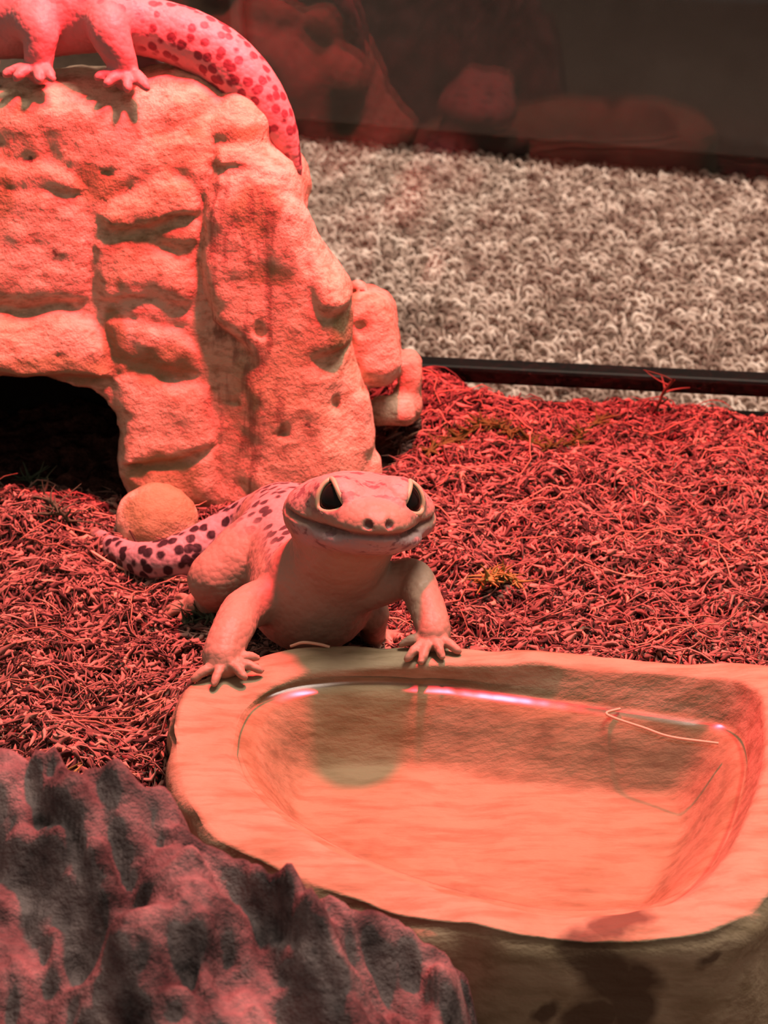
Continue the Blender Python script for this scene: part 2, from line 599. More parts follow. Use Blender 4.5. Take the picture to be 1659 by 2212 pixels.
bevel_box('front_panel', cbase + CX * 0.04 + CY * 0.02 + TZ * 1.62, (W / 2 - 0.06, 0.03, 1.5), lacquer, cab, (CX, CY, TZ), 0.008)
bevel_box('edge_strip', cbase - CX * (W / 2 - 0.012) + CY * 0.02 + TZ * 1.62, (0.022, 0.035, 1.5), edge_mat, cab, (CX, CY, TZ), 0.008)

# brown cupboard left of it
M = Mat('brown_veneer', 0.5, 0.3)
g = M.noise(5, 5, 0.6, M.mapping((3, 3, 0.4)))
M.color(M.ramp(g, [(0.3, (0.028, 0.013, 0.010)), (0.7, (0.052, 0.025, 0.019))]))
veneer = M.m
l0, l1 = at_z(228, 285, FLOOR_Z)[:2], ca
bc = np.array([*((l0 + l1) / 2), FLOOR_Z]) + CY * 0.4
bw = np.linalg.norm(l1 - l0) / 2 - 0.01
cup = empty('cupboard', bc, 'narrow dark brown wooden cupboard beside the black cabinet', 'cupboard')
bevel_box('carcass', bc + TZ * 1.6 + CY * 0.6, (bw, 0.6, 1.58), veneer, cup, (CX, CY, TZ), 0.02)
bevel_box('door', bc + TZ * 1.66 - CY * 0.02, (bw - 0.015, 0.025, 1.5), veneer, cup, (CX, CY, TZ), 0.008)

# ------------------------------------------------------------------ glass tank
tank = empty('glass_tank', (0, -0.4, FLOOR_Z), 'glass terrarium with black plastic bottom frame, standing on the carpet', 'tank')
glass_mat = thin_clear('tank_glass', (0.97, 0.985, 0.975), ior=1.38)
black_plastic = plain('black_plastic', (0.004, 0.003, 0.0035), 0.35, 0.35)
bevel_box('back_pane', TANK_P + TY * 0.025 + TZ * 1.15, (2.4, 0.022, 1.5), glass_mat, tank, (TX, TY, TZ), 0.004)
bevel_box('bottom_frame', TANK_P + TY * 0.085 + TZ * 0.013, (2.45, 0.035, 0.023), black_plastic, tank, (TX, TY, TZ), 0.010)
bevel_box('bottom_frame_ledge', TANK_P + TY * 0.085 + TZ * -0.30, (2.45, 0.035, 0.225), black_plastic, tank, (TX, TY, TZ), 0.010)
bevel_box('base_pane', TANK_P - TY * 1.9 + TZ * (FLOOR_Z + 0.08), (2.4, 1.92, 0.02), glass_mat, tank, (TX, TY, TZ), 0.004)

# ------------------------------------------------------------------ coconut fibre bedding
def bedding_mesh():
    st = 0.0135
    xs = np.arange(-1.75, 1.75, st)
    ts = np.arange(0.006, 3.4, st)
    A, B = np.meshgrid(xs, ts, indexing='ij')
    X = TANK_P[0] + (A - 0.3) * TX[0] - B * TY[0]
    Y = TANK_P[1] + (A - 0.3) * TX[1] - B * TY[1]
    Z = ground(X, Y)
    Z = Z + 0.014 * fbm(X * 30, Y * 42, 2.0, 3, 31)
    nx, ny = X.shape
    V = np.stack([X, Y, Z], -1).reshape(-1, 3)
    i = np.arange(nx - 1)[:, None] * ny + np.arange(ny - 1)[None, :]
    Fq = np.stack([i, i + 1, i + ny + 1, i + ny], -1).reshape(-1, 4)[:, ::-1]
    # close it downward with a skirt at the back so that it is a bed with depth
    m = len(V)
    edge = np.arange(nx) * ny
    V = np.vstack([V, np.c_[V[edge, :2], np.full(nx, FLOOR_Z + 0.11)]])
    sk = np.stack([edge[:-1], edge[1:], m + np.arange(1, nx), m + np.arange(nx - 1)], 1)
    return mesh_from('bedding', V, np.vstack([Fq, sk]))
M = Mat('bedding_soil', 0.95, 0.1)
n = M.noise(26, 6, 0.65)
M.color(M.ramp(n, [(0.38, (0.014, 0.006, 0.005)), (0.56, (0.095, 0.040, 0.030)), (0.75, (0.20, 0.092, 0.066))]))
M.bump(M.noise(60, 4, 0.7), 0.7, 0.03)
soil = M.m
tag(link('bedding', bedding_mesh(), soil), 'crumbly reddish brown coconut soil covering the tank floor', 'bedding', kind='stuff')

HIDE_PLAN = np.array([(-1.5, 0.26), (-0.62, 0.24), (-0.6, 0.14), (0.0, 0.14), (0.06, 0.4), (0.02, 0.8), (-1.5, 0.85)])

def fibre_mesh(n, lmin, lmax, rmin, rmax, lift, seg, seed, palette, wts):
    r = np.random.default_rng(seed)
    # denser where the camera looks
    X = r.uniform(-1.35, 1.6, n * 3)
    Y = r.uniform(-1.75, 0.92, n * 3)
    keep = (tank_v(X, Y) > 0.02) & (poly_sd(X, Y, DISH_POLY) > 0.012) & (poly_sd(X, Y, HIDE_PLAN) > -0.02)
    keep &= np.abs(X) < 0.26 * (Y + 3.0) + 0.42
    X, Y = X[keep][:n], Y[keep][:n]
    n = len(X)
    L = r.uniform(0, 1, n) ** 1.6 * (lmax - lmin) + lmin
    th = r.normal(0, 0.75, n) + np.where(r.uniform(0, 1, n) < 0.35, r.uniform(0, np.pi, n), 0)
    cur = r.normal(0, 1.3, n)
    t = np.linspace(-0.5, 0.5, seg)
    ang = th[:, None] + cur[:, None] * t[None, :] + r.normal(0, 0.25, (n, seg))
    dx = np.cos(ang) * (L / (seg - 1))[:, None]
    dy = np.sin(ang) * (L / (seg - 1))[:, None]
    PX = X[:, None] + np.cumsum(dx, 1) - dx.sum(1, keepdims=True) / 2
    PY = Y[:, None] + np.cumsum(dy, 1) - dy.sum(1, keepdims=True) / 2
    # pull back fibres that would run through the dish wall or the glass
    sd = poly_sd(PX.ravel(), PY.ravel(), DISH_POLY).reshape(PX.shape)
    tv = tank_v(PX, PY)
    ok = (sd.min(1) > 0.006) & (tv.min(1) > 0.012)
    PX, PY, L = PX[ok], PY[ok], L[ok]
    n = len(PX)
    up = (lift * np.sin((t + 0.5) * np.pi))[None, :] * r.uniform(-0.2, 1, (n, 1)) + r.uniform(0.0, 0.022, (n, 1)) + (r.normal(0, 0.18, n) * L)[:, None] * t[None, :]
    PZ = ground(PX.ravel(), PY.ravel()).reshape(PX.shape) + np.maximum(up, -0.012)
    P = np.stack([PX, PY, PZ], -1)
    T = np.gradient(P, axis=1)
    T /= np.linalg.norm(T, axis=2, keepdims=True) + 1e-9
    N = np.cross(T, np.array([0.05, 0.1, 1.0]))
    N /= np.linalg.norm(N, axis=2, keepdims=True) + 1e-9
    B = np.cross(T, N)
    rad = r.uniform(rmin, rmax, n)[:, None] * (1 - 0.75 * np.abs(2 * t)[None, :] ** 3)
    a = np.array([0.5, 2.6, 4.7])
    V = P[:, :, None] + rad[:, :, None, None] * (np.cos(a)[None, None, :, None] * N[:, :, None] + np.sin(a)[None, None, :, None] * B[:, :, None])
    f = []
    for i in range(seg - 1):
        for j in range(3):
            f.append((i * 3 + j, (i + 1) * 3 + j, (i + 1) * 3 + (j + 1) % 3, i * 3 + (j + 1) % 3))
    Fq = (np.array(f)[None] + (np.arange(n) * seg * 3)[:, None, None]).reshape(-1, 4)
    pal = np.array(palette)
    c = pal[r.choice(len(pal), n, p=wts)] * r.uniform(0.75, 1.2, (n, 1))
    me = mesh_from('fibres', V.reshape(-1, 3), Fq)
    set_attr(me, 'tint', np.repeat(c, seg * 3, 0))
    return me
M = Mat('coconut_fibre', 0.8, 0.25)
M.color(M.attr('tint')[0])
fibre_mat = M.m
PAL = [(0.19, 0.105, 0.082), (0.115, 0.058, 0.046), (0.30, 0.18, 0.135), (0.030, 0.012, 0.010), (0.44, 0.26, 0.17)]
tag(link('coconut_fibres', fibre_mesh(12000, 0.04, 0.15, 0.0011, 0.0025, 0.016, 6, 21, PAL, [.36, .28, .2, .1, .06]), fibre_mat),
    'loose matted red-brown coconut fibres strewn over the bedding', 'fibres', kind='stuff')
tag(link('coconut_crumbs', fibre_mesh(72000, 0.012, 0.055, 0.0022, 0.0075, 0.006, 3, 33, PAL, [.32, .26, .17, .22, .03]), fibre_mat),
    'short chopped coconut husk crumbs mixed into the bedding', 'husk crumbs', kind='stuff')
tag(link('coconut_strands', fibre_mesh(220, 0.2, 0.5, 0.0013, 0.0026, 0.04, 12, 45, [(0.34, 0.17, 0.11), (0.45, 0.27, 0.17), (0.22, 0.10, 0.065)], [.5, .2, .3]), fibre_mat),
    'long thin pale coconut strands lying across the bedding', 'strands', kind='stuff')

# ------------------------------------------------------------------ rock hide
def build_hide():
    f = Field((-1.42, -0.06, -0.10), (0.24, 0.95, 1.12), 0.0084)
    sl, X, Y, Z = f.block((-9, -9, -9), (9, 9, 9))
    def smax(a, b, k):
        hh = np.maximum(k - np.abs(a - b), 0) / k
        return np.maximum(a, b) + hh * hh * k * 0.25
    Y0, SL = 0.20, 0.22                                  # leaning front: y = Y0 + SL * z
    def on_front(u, v):
        r = _ray(u, v)
        t = (Y0 + SL * CAM[2] - CAM[1]) / (r[1] - SL * r[2])
        p = CAM + r * t
        return p[0], p[2]
    def outline(pxs):
        return np.array([on_front(u, v) for u, v in pxs])
    x2, z2 = np.broadcast_arrays(X[:, 0, 0][:, None], Z[0, 0, :][None, :])
    xw = x2 + 0.012 * fbm(x2 * 9, z2 * 9, 0.0, 3, 15)
    zw = z2 + 0.012 * fbm(x2 * 9, z2 * 9, 5.0, 3, 16)
    # relief of the front: each stone of the cast wall as its own outline, proudness and slope
    rel = np.full(x2.shape, 0.045)
    def stone2(pxs, prot, tz=0.0, tx=0.0, w=0.024, groove=0.007):
        P = outline(pxs)
        sd = poly_sd(xw.ravel(), zw.ravel(), P).reshape(x2.shape)
        c = P.mean(0)
        b = sstep(-0.004, w, -sd)
        val = prot + tz * (z2 - c[1]) + tx * (x2 - c[0]) + 0.012 * sstep(0, 0.06, -sd)
        rel[:] = rel * (1 - b) + val * b - groove * np.exp(-(sd / 0.007) ** 2)
    stone2([(-400, 345), (120, 345), (190, 400), (215, 470), (205, 640), (100, 640), (-400, 640)], 0.052, -0.06)
    stone2([(-60, 330), (100, 328), (165, 355), (215, 405), (120, 392), (-60, 385)], 0.058, -0.25)
    stone2([(215, 440), (285, 405), (372, 345), (440, 390), (445, 462), (335, 488), (245, 495)], 0.064, -0.30, 0.05)
    stone2([(335, 490), (445, 458), (445, 520), (400, 545), (345, 525)], 0.056, -0.2)
    stone2([(215, 500), (330, 494), (345, 530), (430, 545), (440, 640), (420, 668), (330, 630), (215, 640)], 0.060, -0.10)
    stone2([(-400, 655), (60, 648), (150, 645), (215, 668), (235, 720), (250, 790), (100, 800), (-400, 800)], 0.085, -0.28)
    stone2([(232, 668), (300, 672), (400, 700), (450, 740), (440, 790), (390, 802), (290, 757), (244, 742)], 0.062, 0.14)
    stone2([(235, 780), (290, 770), (395, 812), (460, 800), (462, 950), (275, 990), (262, 900)], 0.066, -0.10)
    stone2([(275, 990), (462, 945), (465, 1075), (280, 1070)], 0.062, 0.04)
    rel[:] = 0.055 + (rel - 0.055) * 0.62
    stone2([(470, 352), (478, 300), (560, 285), (640, 315), (660, 420), (560, 400)], 0.072, -0.2)
    stone2([(445, 430), (470, 352), (520, 345), (600, 358), (655, 400), (690, 500), (765, 600), (755, 740), (560, 760), (470, 680), (440, 560)],
           0.085, -0.02, 0.03, 0.028, 0.010)
    stone2([(520, 560), (690, 500), (765, 600), (755, 740), (778, 850), (800, 950), (780, 1140), (480, 1140), (490, 900), (500, 700)],
           0.085, -0.02, 0.03, 0.10, 0.0)
    stone2([(650, 505), (700, 510), (765, 575), (765, 640), (690, 640)], 0.100, -0.25, 0.0, 0.03, 0.008)
    rel = rel[:, None, :].astype(np.float32)
    warp = 0.02 * fbm(X * 2.2, Y * 2.2, Z * 2.2, 2, 3)
    d = smax((Y0 + SL * Z - rel - Y) * 0.95, Y - (0.84 - 0.1 * Z), 0.10)
    sil = outline([(-520, 170), (430, 215), (520, 235), (600, 300), (648, 345), (668, 430), (700, 515), (768, 610), (760, 745), (785, 850), (806, 950), (800, 1180), (-520, 1250)])
    sil2 = poly_sd(x2.ravel(), z2.ravel(), sil).reshape(x2.shape)[:, None, :].astype(np.float32)
    d = smax(d, (sil2 + 0.30 * np.maximum(Y - 0.30, 0) * sstep(-0.5, -0.2, X)).astype(np.float32), 0.075)
    d = smax(d, Z - 0.875 - 0.02 * vnoise(X * 5, Y * 5, 0.0, 6), 0.13)
    d = smax(d, -0.08 - Z, 0.02)
    f.F[:] = d + warp * 0.5
    def stone(u, v, y, hu, hy, hv, rot=0.0, rr=0.055, k=0.012, tilt=0.30):
        """hu, hv: half size in photo pixels, hy: half depth"""
        c = at_y(u, v, y)
        s = (y + 3.0) / FPX * 1.05
        a = math.radians(rot)
        ax = np.array([[math.cos(a), 0, -math.sin(a)], [0, 1, 0], [math.sin(a), 0, math.cos(a)]])
        t = np.array([[1, 0, 0], [0, math.cos(tilt), -math.sin(tilt)], [0, math.sin(tilt), math.cos(tilt)]])
        hs = np.array([hu * s, hy, hv * s])
        f.box(c, hs, min(rr, 0.92 * min(hs)), ax @ t, k)
    # lumps along the top edge
    f.ellipsoid(at_y(395, 218, 0.50), (0.115, 0.15, 0.075), None, 0.03)
    f.ellipsoid(at_y(140, 230, 0.50), (0.30, 0.17, 0.075), None, 0.05)
    f.ellipsoid(at_y(522, 275, 0.44), (0.075, 0.12, 0.085), None, 0.015)
    f.ellipsoid(at_y(585, 395, 0.48), (0.085, 0.13, 0.09), None, 0.03)
    stone(795, 1012, 0.25, 30, 0.06, 40, 0, 0.035, 0.006)
    stone(772, 905, 0.30, 28, 0.10, 70, -4, 0.03, 0.014)
    # the ball stone beside the mouth
    f.ellipsoid(at_y(337, 1128, 0.07), (0.090, 0.080, 0.080), None, 0.008)
    # outcrop on the right flank
    stone(802, 725, 0.52, 56, 0.16, 102, -8, 0.055, 0.010)
    f.ellipsoid(at_y(778, 622, 0.54), (0.022, 0.022, 0.018), None, 0.006)
    f.ellipsoid(at_y(808, 648, 0.54), (0.018, 0.018, 0.015), None, 0.006)
    f.ellipsoid(at_y(828, 662, 0.54), (0.018, 0.018, 0.012), None, 0.006)
    stone(884, 805, 0.60, 26, 0.07, 48, -6, 0.03, 0.008)
    stone(880, 868, 0.58, 32, 0.07, 42, -10, 0.03, 0.012)
    stone(846, 888, 0.50, 54, 0.07, 32, -4, 0.03, 0.012)
    # cave, hollow deep into the cast
    mouth = outline([(-330, 802), (100, 806), (205, 822), (240, 860), (256, 915), (268, 1000), (272, 1070), (250, 1200), (-330, 1260)])
    m2 = poly_sd(xw.ravel(), zw.ravel(), mouth).reshape(x2.shape)[:, None, :].astype(np.float32)
    f.subtract(sl, smax(m2 + 0 * Y, Y - 0.76, 0.06), 0.018)
    # weathering: strata, pits, chips
    near = np.abs(f.F) < 0.05
    i = np.nonzero(near)
    x, y, z = f.ax[0][i[0]], f.ax[1][i[1]], f.ax[2][i[2]]
    col = sstep(-0.40, -0.34, x) * sstep(0.70, 0.55, z) * sstep(0.38, 0.28, y)
    disp = (0.006 - 0.0040 * col) * fbm(x * 8, y * 8, z * 9, 3, 8) + (0.0045 - 0.002 * col) * fbm(x * 26, y * 26, z * 34, 2, 41)
    disp = disp + 0.009 * col * np.clip(vnoise(x * 24, y * 3, z * 1.6, 61), -0.2, 1)
    pit = vnoise(x * 19, y * 19, z * 19, 77)
    disp = disp + 0.024 * np.clip(pit - 0.70, 0, 1) / 0.30
    f.F[i] += disp.astype(np.float32)
    V, Fc = f.mesh()
    # darkness of the cave painted into the hollow's colour: its own mask
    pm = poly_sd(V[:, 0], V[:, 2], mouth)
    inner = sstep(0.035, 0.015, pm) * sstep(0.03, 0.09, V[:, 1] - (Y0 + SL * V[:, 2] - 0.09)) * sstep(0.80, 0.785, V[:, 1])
    # runs of dark wash down the column, mossy patches, painted olive shade on undersides
    run = sstep(-0.40, -0.36, V[:, 0]) * sstep(-0.19, -0.23, V[:, 0]) * sstep(0.80, 0.70, V[:, 2]) * sstep(0.42, 0.34, V[:, 1])
    nz = 0.35 * fbm(V[:, 0] * 16, V[:, 1] * 16, V[:, 2] * 16, 3, 90)
    patch = np.zeros(len(V))
    for u, v, ru, rv in [(565, 415, 70, 45), (370, 1000, 80, 55), (355, 765, 85, 40), (255, 720, 25, 60), (60, 775, 220, 35), (600, 560, 60, 22), (230, 380, 55, 35), (740, 690, 30, 45), (540, 275, 30, 18), (20, 400, 30, 50), (420, 1090, 60, 30)]:
        cx, cz = on_front(u, v)
        sx, sz = ru / FPX * 3.6, rv / FPX * 3.9
        patch = np.maximum(patch, sstep(1.15, 0.75, np.hypot((V[:, 0] - cx) / sx, (V[:, 2] - cz) / sz) + nz))
    patch *= sstep(0.62, 0.5, V[:, 1])
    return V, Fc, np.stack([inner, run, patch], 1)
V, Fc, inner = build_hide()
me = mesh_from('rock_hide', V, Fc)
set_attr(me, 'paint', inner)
M = Mat('sandstone_resin', 0.85, 0.2)
big = M.noise(3.2, 5, 0.6)
fine = M.noise(30, 5, 0.65, M.mapping((1, 1, 2.2)))
fine_f = M.ramp(fine, [(0.32, (0.50, 0.46, 0.40)), (0.54, (1, 1, 1))])
c = M.mix(1.0, M.ramp(big, [(0.30, (0.34, 0.27, 0.15)), (0.45, (0.52, 0.40, 0.265)), (0.62, (0.60, 0.445, 0.32)), (0.8, (0.66, 0.48, 0.37))]), fine_f, 'MULTIPLY')
moss = M.ramp(M.noise(5.1, 6, 0.7), [(0.60, (0, 0, 0)), (0.70, (1, 1, 1))])
c = M.mix(M.math('MULTIPLY', moss, 0.65), c, (0.17, 0.155, 0.055))
speck = M.ramp(M.noise(24, 3, 0.5), [(0.70, (0, 0, 0)), (0.76, (1, 1, 1))])
c = M.mix(M.math('MULTIPLY', speck, 0.8), c, (0.045, 0.028, 0.022))
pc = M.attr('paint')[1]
c = M.mix(M.math('MULTIPLY', pc[2], 0.75), c, (0.20, 0.17, 0.075))
runs = M.ramp(M.noise(1.0, 4, 0.6, M.mapping((30, 30, 2.2))), [(0.50, (0, 0, 0)), (0.62, (1, 1, 1))])
c = M.mix(M.math('MULTIPLY', M.math('MULTIPLY', runs, pc[1]), 0.75), c, (0.17, 0.10, 0.065))
c = M.mix(pc[0], c, (0.012, 0.010, 0.009))  # near-black stands in for shade inside the cave
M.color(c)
M.bump(M.noise(85, 4, 0.65), 0.45, 0.02)
hide_mat = M.m
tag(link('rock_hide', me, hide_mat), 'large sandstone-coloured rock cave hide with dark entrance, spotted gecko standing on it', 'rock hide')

# ------------------------------------------------------------------ water dish
def ring(r, z, wob=0.0, seed=0, fz=0.0):
    x, y = DISH_C[0] + r * np.cos(ANG), DISH_C[1] + r * np.sin(ANG)
    if wob:
        n = fbm(x * 9, y * 9, np.zeros(NA) + z * 9.0, 3, seed)
        x = x + wob * n * np.cos(ANG)
        y = y + wob * n * np.sin(ANG)
    zz = np.full(NA, 0.0) + z
    if fz:
        zz = zz + fz * fbm(x * 8, y * 8, np.full(NA, 2.0), 3, seed + 5)
    return np.stack([x, y, zz], 1)

def loft(rings, close_centre=True):
    V = np.vstack(rings)
    m = len(rings)
    f = []
    j = np.arange(NA)
    j2 = (j + 1) % NA
    for i in range(m - 1):
        f.append(np.stack([i * NA + j, i * NA + j2, (i + 1) * NA + j2, (i + 1) * NA + j], 1))
    return V, np.vstack(f)

def build_dish():
    rs = [ring(R_OUT * 0.0 + 0.01, DISH_BASE), ring(R_OUT + 0.02, DISH_BASE, 0.012, 3)]
    for t in np.linspace(0.06, 0.94, 16):
        rs.append(ring(R_OUT + 0.035 - 0.028 * t, DISH_BASE + (RIM - DISH_BASE) * t, 0.016, 3, 0.003))
    rs.append(ring(R_OUT + 0.004, RIM - 0.010, 0.010, 3, 0.004))
    rs.append(ring(R_OUT - 0.006, RIM - 0.001, 0.008, 3, 0.006))
    for t in np.linspace(0.06, 0.94, 12):
        rs.append(ring(R_OUT + (R_IN - R_OUT) * t, RIM + 0.003 * math.sin(t * math.pi), 0.004, 3, 0.008))
    rs.append(ring(R_IN, RIM - 0.004, 0.004, 3, 0.006))
    for t in np.linspace(0.15, 1.0, 7):
        rs.append(ring(R_IN + (R_WAT + 0.004 - R_IN) * t, RIM - 0.006 + (WATER_Z - 0.004 - RIM + 0.006) * t, 0.003, 3, 0.0))
    for t in np.linspace(0.08, 1.0, 12):
        e = t * t * (3 - 2 * t)
        rs.append(ring(R_WAT + 0.004 - 0.11 * t, WATER_Z - 0.004 - 0.11 * e, 0.006 * t, 9, 0.0))
    for t in (0.85, 0.65, 0.45, 0.25, 0.1, 0.0002):
        rs.append(ring((R_WAT - 0.106) * t, WATER_Z - 0.114, 0, 9, 0.006))
    V, Fq = loft(rs)
    return mesh_from('dish_body', V, Fq)
M = Mat('dish_resin', 0.75, 0.3)
vec = M.mapping((1, 1, 3))
n1 = M.noise(4.2, 5, 0.6, vec)
c = M.ramp(n1, [(0.3, (0.20, 0.165, 0.09)), (0.5, (0.285, 0.228, 0.143)), (0.72, (0.325, 0.255, 0.168))])
n2 = M.ramp(M.noise(18, 4, 0.6, M.mapping((0.5, 2.4, 2))), [(0.35, (0.70, 0.66, 0.6)), (0.55, (1, 1, 1))])
c = M.mix(1.0, c, n2, 'MULTIPLY')
stain = M.ramp(M.noise(3.3, 5, 0.65), [(0.63, (0, 0, 0)), (0.70, (1, 1, 1))])
c = M.mix(M.math('MULTIPLY', stain, 0.45), c, (0.085, 0.045, 0.02))
# the dark splash that runs over the front rim and down the outside, and a spot beside it
wn = M.node('ShaderNodeTexNoise')
wn.inputs['Scale'].default_value = 9
wn.inputs['Detail'].default_value = 4
M.wire(M.tc.outputs['Object'], wn.inputs['Vector'])
off = M.node('ShaderNodeVectorMath', operation='MULTIPLY_ADD')
M.wire(wn.outputs['Color'], off.inputs[0])
off.inputs[1].default_value = (0.12, 0.12, 0.12)
M.wire(M.tc.outputs['Object'], off.inputs[2])
tot = None
for (u, v, wall, r) in [(1345, 1990, 0, 0.040), (1315, 2010, 0, 0.03), (1270, 2060, 1, 0.040), (1270, 2095, 1, 0.040), (1310, 2135, 1, 0.055), (1390, 2118, 1, 0.035), (1340, 2175, 1, 0.055), (1250, 2205, 1, 0.035), (1562, 2105, 1, 0.018), (1165, 2185, 1, 0.022)]:
    p = (at_y(u, v, at_rim(u, 2036)[1] - 0.012) if wall else at_rim(u, v)) + 0.06
    dn = M.node('ShaderNodeVectorMath', operation='DISTANCE')
    M.wire(off.outputs[0], dn.inputs[0])
    dn.inputs[1].default_value = tuple(p)
    g = M.ramp(M.math('DIVIDE', dn.outputs['Value'], r * 2.2), [(0.30, (1, 1, 1)), (0.52, (0, 0, 0))])
    tot = g if tot is None else M.math('MAXIMUM', tot, g)
c = M.mix(M.math('MULTIPLY', tot, 0.85), c, (0.055, 0.030, 0.016))
M.color(c)
M.bump(M.noise(36, 4, 0.6, M.mapping((0.6, 1.6, 1))), 0.25, 0.02)
dish_mat = M.m
dish = empty('water_dish', (DISH_C[0], DISH_C[1], DISH_BASE), 'wide sandstone-coloured resin water dish filled with clear water', 'dish')
link('dish_body', build_dish(), dish_mat, dish)
# water, its edge climbing the wall in a small meniscus
rs = []
for t in (0.0002, 0.25, 0.5, 0.7, 0.85, 0.95):
    rs.append(ring((R_WAT - 0.031) * t, WATER_Z - 0.004))
zz = -0.0040
ee = -0.031
rs.append(ring(R_WAT + ee, WATER_Z + zz))
for slope, step in ((6, .003), (11, .004), (13.5, .004), (15.5, .005), (17, .005), (19, .005), (22, .003), (28, .002), (40, .002), (60, .002)):
    ee += step
    zz += step * math.tan(math.radians(slope))
    rs.append(ring(R_WAT + ee, WATER_Z + zz))
V, Fq = loft(rs)
water_mat = thin_clear('still_water', (0.93, 0.93, 0.88), ior=1.33, rough=0.17, bump=(7, 0.02))
tag(link('water', mesh_from('water', V, Fq[:, ::-1]), water_mat), 'clear still water in the sandstone-coloured dish', 'water', kind='stuff')

# ------------------------------------------------------------------ dark bark-like rock in the foreground
def build_bark():
    edge = [at_z(u, v, z)[:2] for u, v, z in [(-420, 1540, 0.34), (-150, 1610, 0.34), (0, 1655, 0.34), (140, 1690, 0.34), (270, 1730, 0.34), (420, 1772, 0.33), (510, 1835, 0.33),
            (640, 1888, 0.32), (690, 1890, 0.32), (760, 1940, 0.30), (820, 1955, 0.28), (890, 2010, 0.24), (935, 2080, 0.18), (1010, 2150, 0.12), (1060, 2230, 0.06)]]
    poly = np.vstack([edge, [(0.02, -2.15), (-0.5, -2.3), (-1.2, -2.2)]])
    st = 0.0065
    xs = np.arange(-1.25, 0.35, st)
    ys = np.arange(-2.3, -0.9, st)
    X, Y = np.meshgrid(xs, ys, indexing='ij')
    s = -poly_sd(X, Y, poly)
    s = s + 0.016 * fbm(X * 16, Y * 16, 0.2, 2, 71)
    # ridges run down the face, away from the top edge
    a = (X * 0.86 + Y * 0.5)
    b = (-X * 0.5 + Y * 0.86)
    wob = 0.05 * fbm(X * 5, Y * 5, 0.7, 2, 13)
    rid = fbm((a + wob) * 17, b * 2.0, 0.5, 3, 23)
    h = 0.44 * sstep(-0.015, 0.050, s) ** 0.8 - 0.72 * np.clip(s - 0.06, 0, 0.62)
    taper = sstep(0.22, -0.18, X)
    h = h * (0.38 + 0.62 * taper)
    rough = 0.055 * rid + 0.03 * fbm(X * 11, Y * 11, 3.0, 3, 51) - 0.06 * np.clip(vnoise(a * 16 + 4, b * 9, 9.0, 83) - 0.35, 0, 1)
    rough = np.clip(rough, -0.085, 0.040)
    h = h + sstep(0.0, 0.09, s) * rough + sstep(-0.01, 0.02, s) * 0.022 * fbm(X * 13, Y * 13, 4.0, 2, 57)
    h = h + sstep(-0.01, 0.04, s) * 0.010 * fbm(X * 42, Y * 42, 5.0, 2, 52)
    Z = np.where(s > -0.02, h, -0.02) + 0.0
    nx, ny = X.shape
    keep = s > -0.028
    V = np.stack([X, Y, Z - 0.02], -1).reshape(-1, 3)
    i = np.arange(nx - 1)[:, None] * ny + np.arange(ny - 1)[None, :]
    Fq = np.stack([i, i + ny, i + ny + 1, i + 1], -1).reshape(-1, 4)
    kv = keep.ravel()
    Fq = Fq[kv[Fq].all(1)]
    used = np.unique(Fq)
    re = np.full(len(V), -1)
    re[used] = np.arange(len(used))
    V, Fq = V[used], re[Fq]
    # closed underside
    n = len(V)
    Vb = np.c_[V[:, :2], np.full(n, -0.06)]
    e = np.concatenate([Fq[:, [0, 1]], Fq[:, [1, 2]], Fq[:, [2, 3]], Fq[:, [3, 0]]])
    key = np.sort(e, 1)
    _, inv, cnt = np.unique(key, axis=0, return_inverse=True, return_counts=True)
    be = e[cnt[inv.ravel()] == 1]
    sk = np.stack([be[:, 1], be[:, 0], be[:, 0] + n, be[:, 1] + n], 1)
    return mesh_from('bark_rock', np.vstack([V, Vb]), np.vstack([Fq, Fq[:, ::-1] + n, sk]))
M = Mat('dark_bark', 0.85, 0.25)
n1 = M.noise(11, 6, 0.62)
c = M.ramp(n1, [(0.34, (0.014, 0.012, 0.012)), (0.45, (0.065, 0.052, 0.050)), (0.58, (0.13, 0.105, 0.10)), (0.76, (0.24, 0.19, 0.175))])
gr = M.ramp(M.noise(10, 4, 0.6), [(0.60, (0, 0, 0)), (0.68, (1, 1, 1))])
c = M.mix(M.math('MULTIPLY', gr, 0.8), c, (0.008, 0.010, 0.009))
M.color(c)
M.bump(M.noise(40, 5, 0.7), 0.6, 0.03)
tag(link('bark_rock', build_bark(), M.m), 'dark ridged bark-textured rock in the foreground before the dish', 'rock')

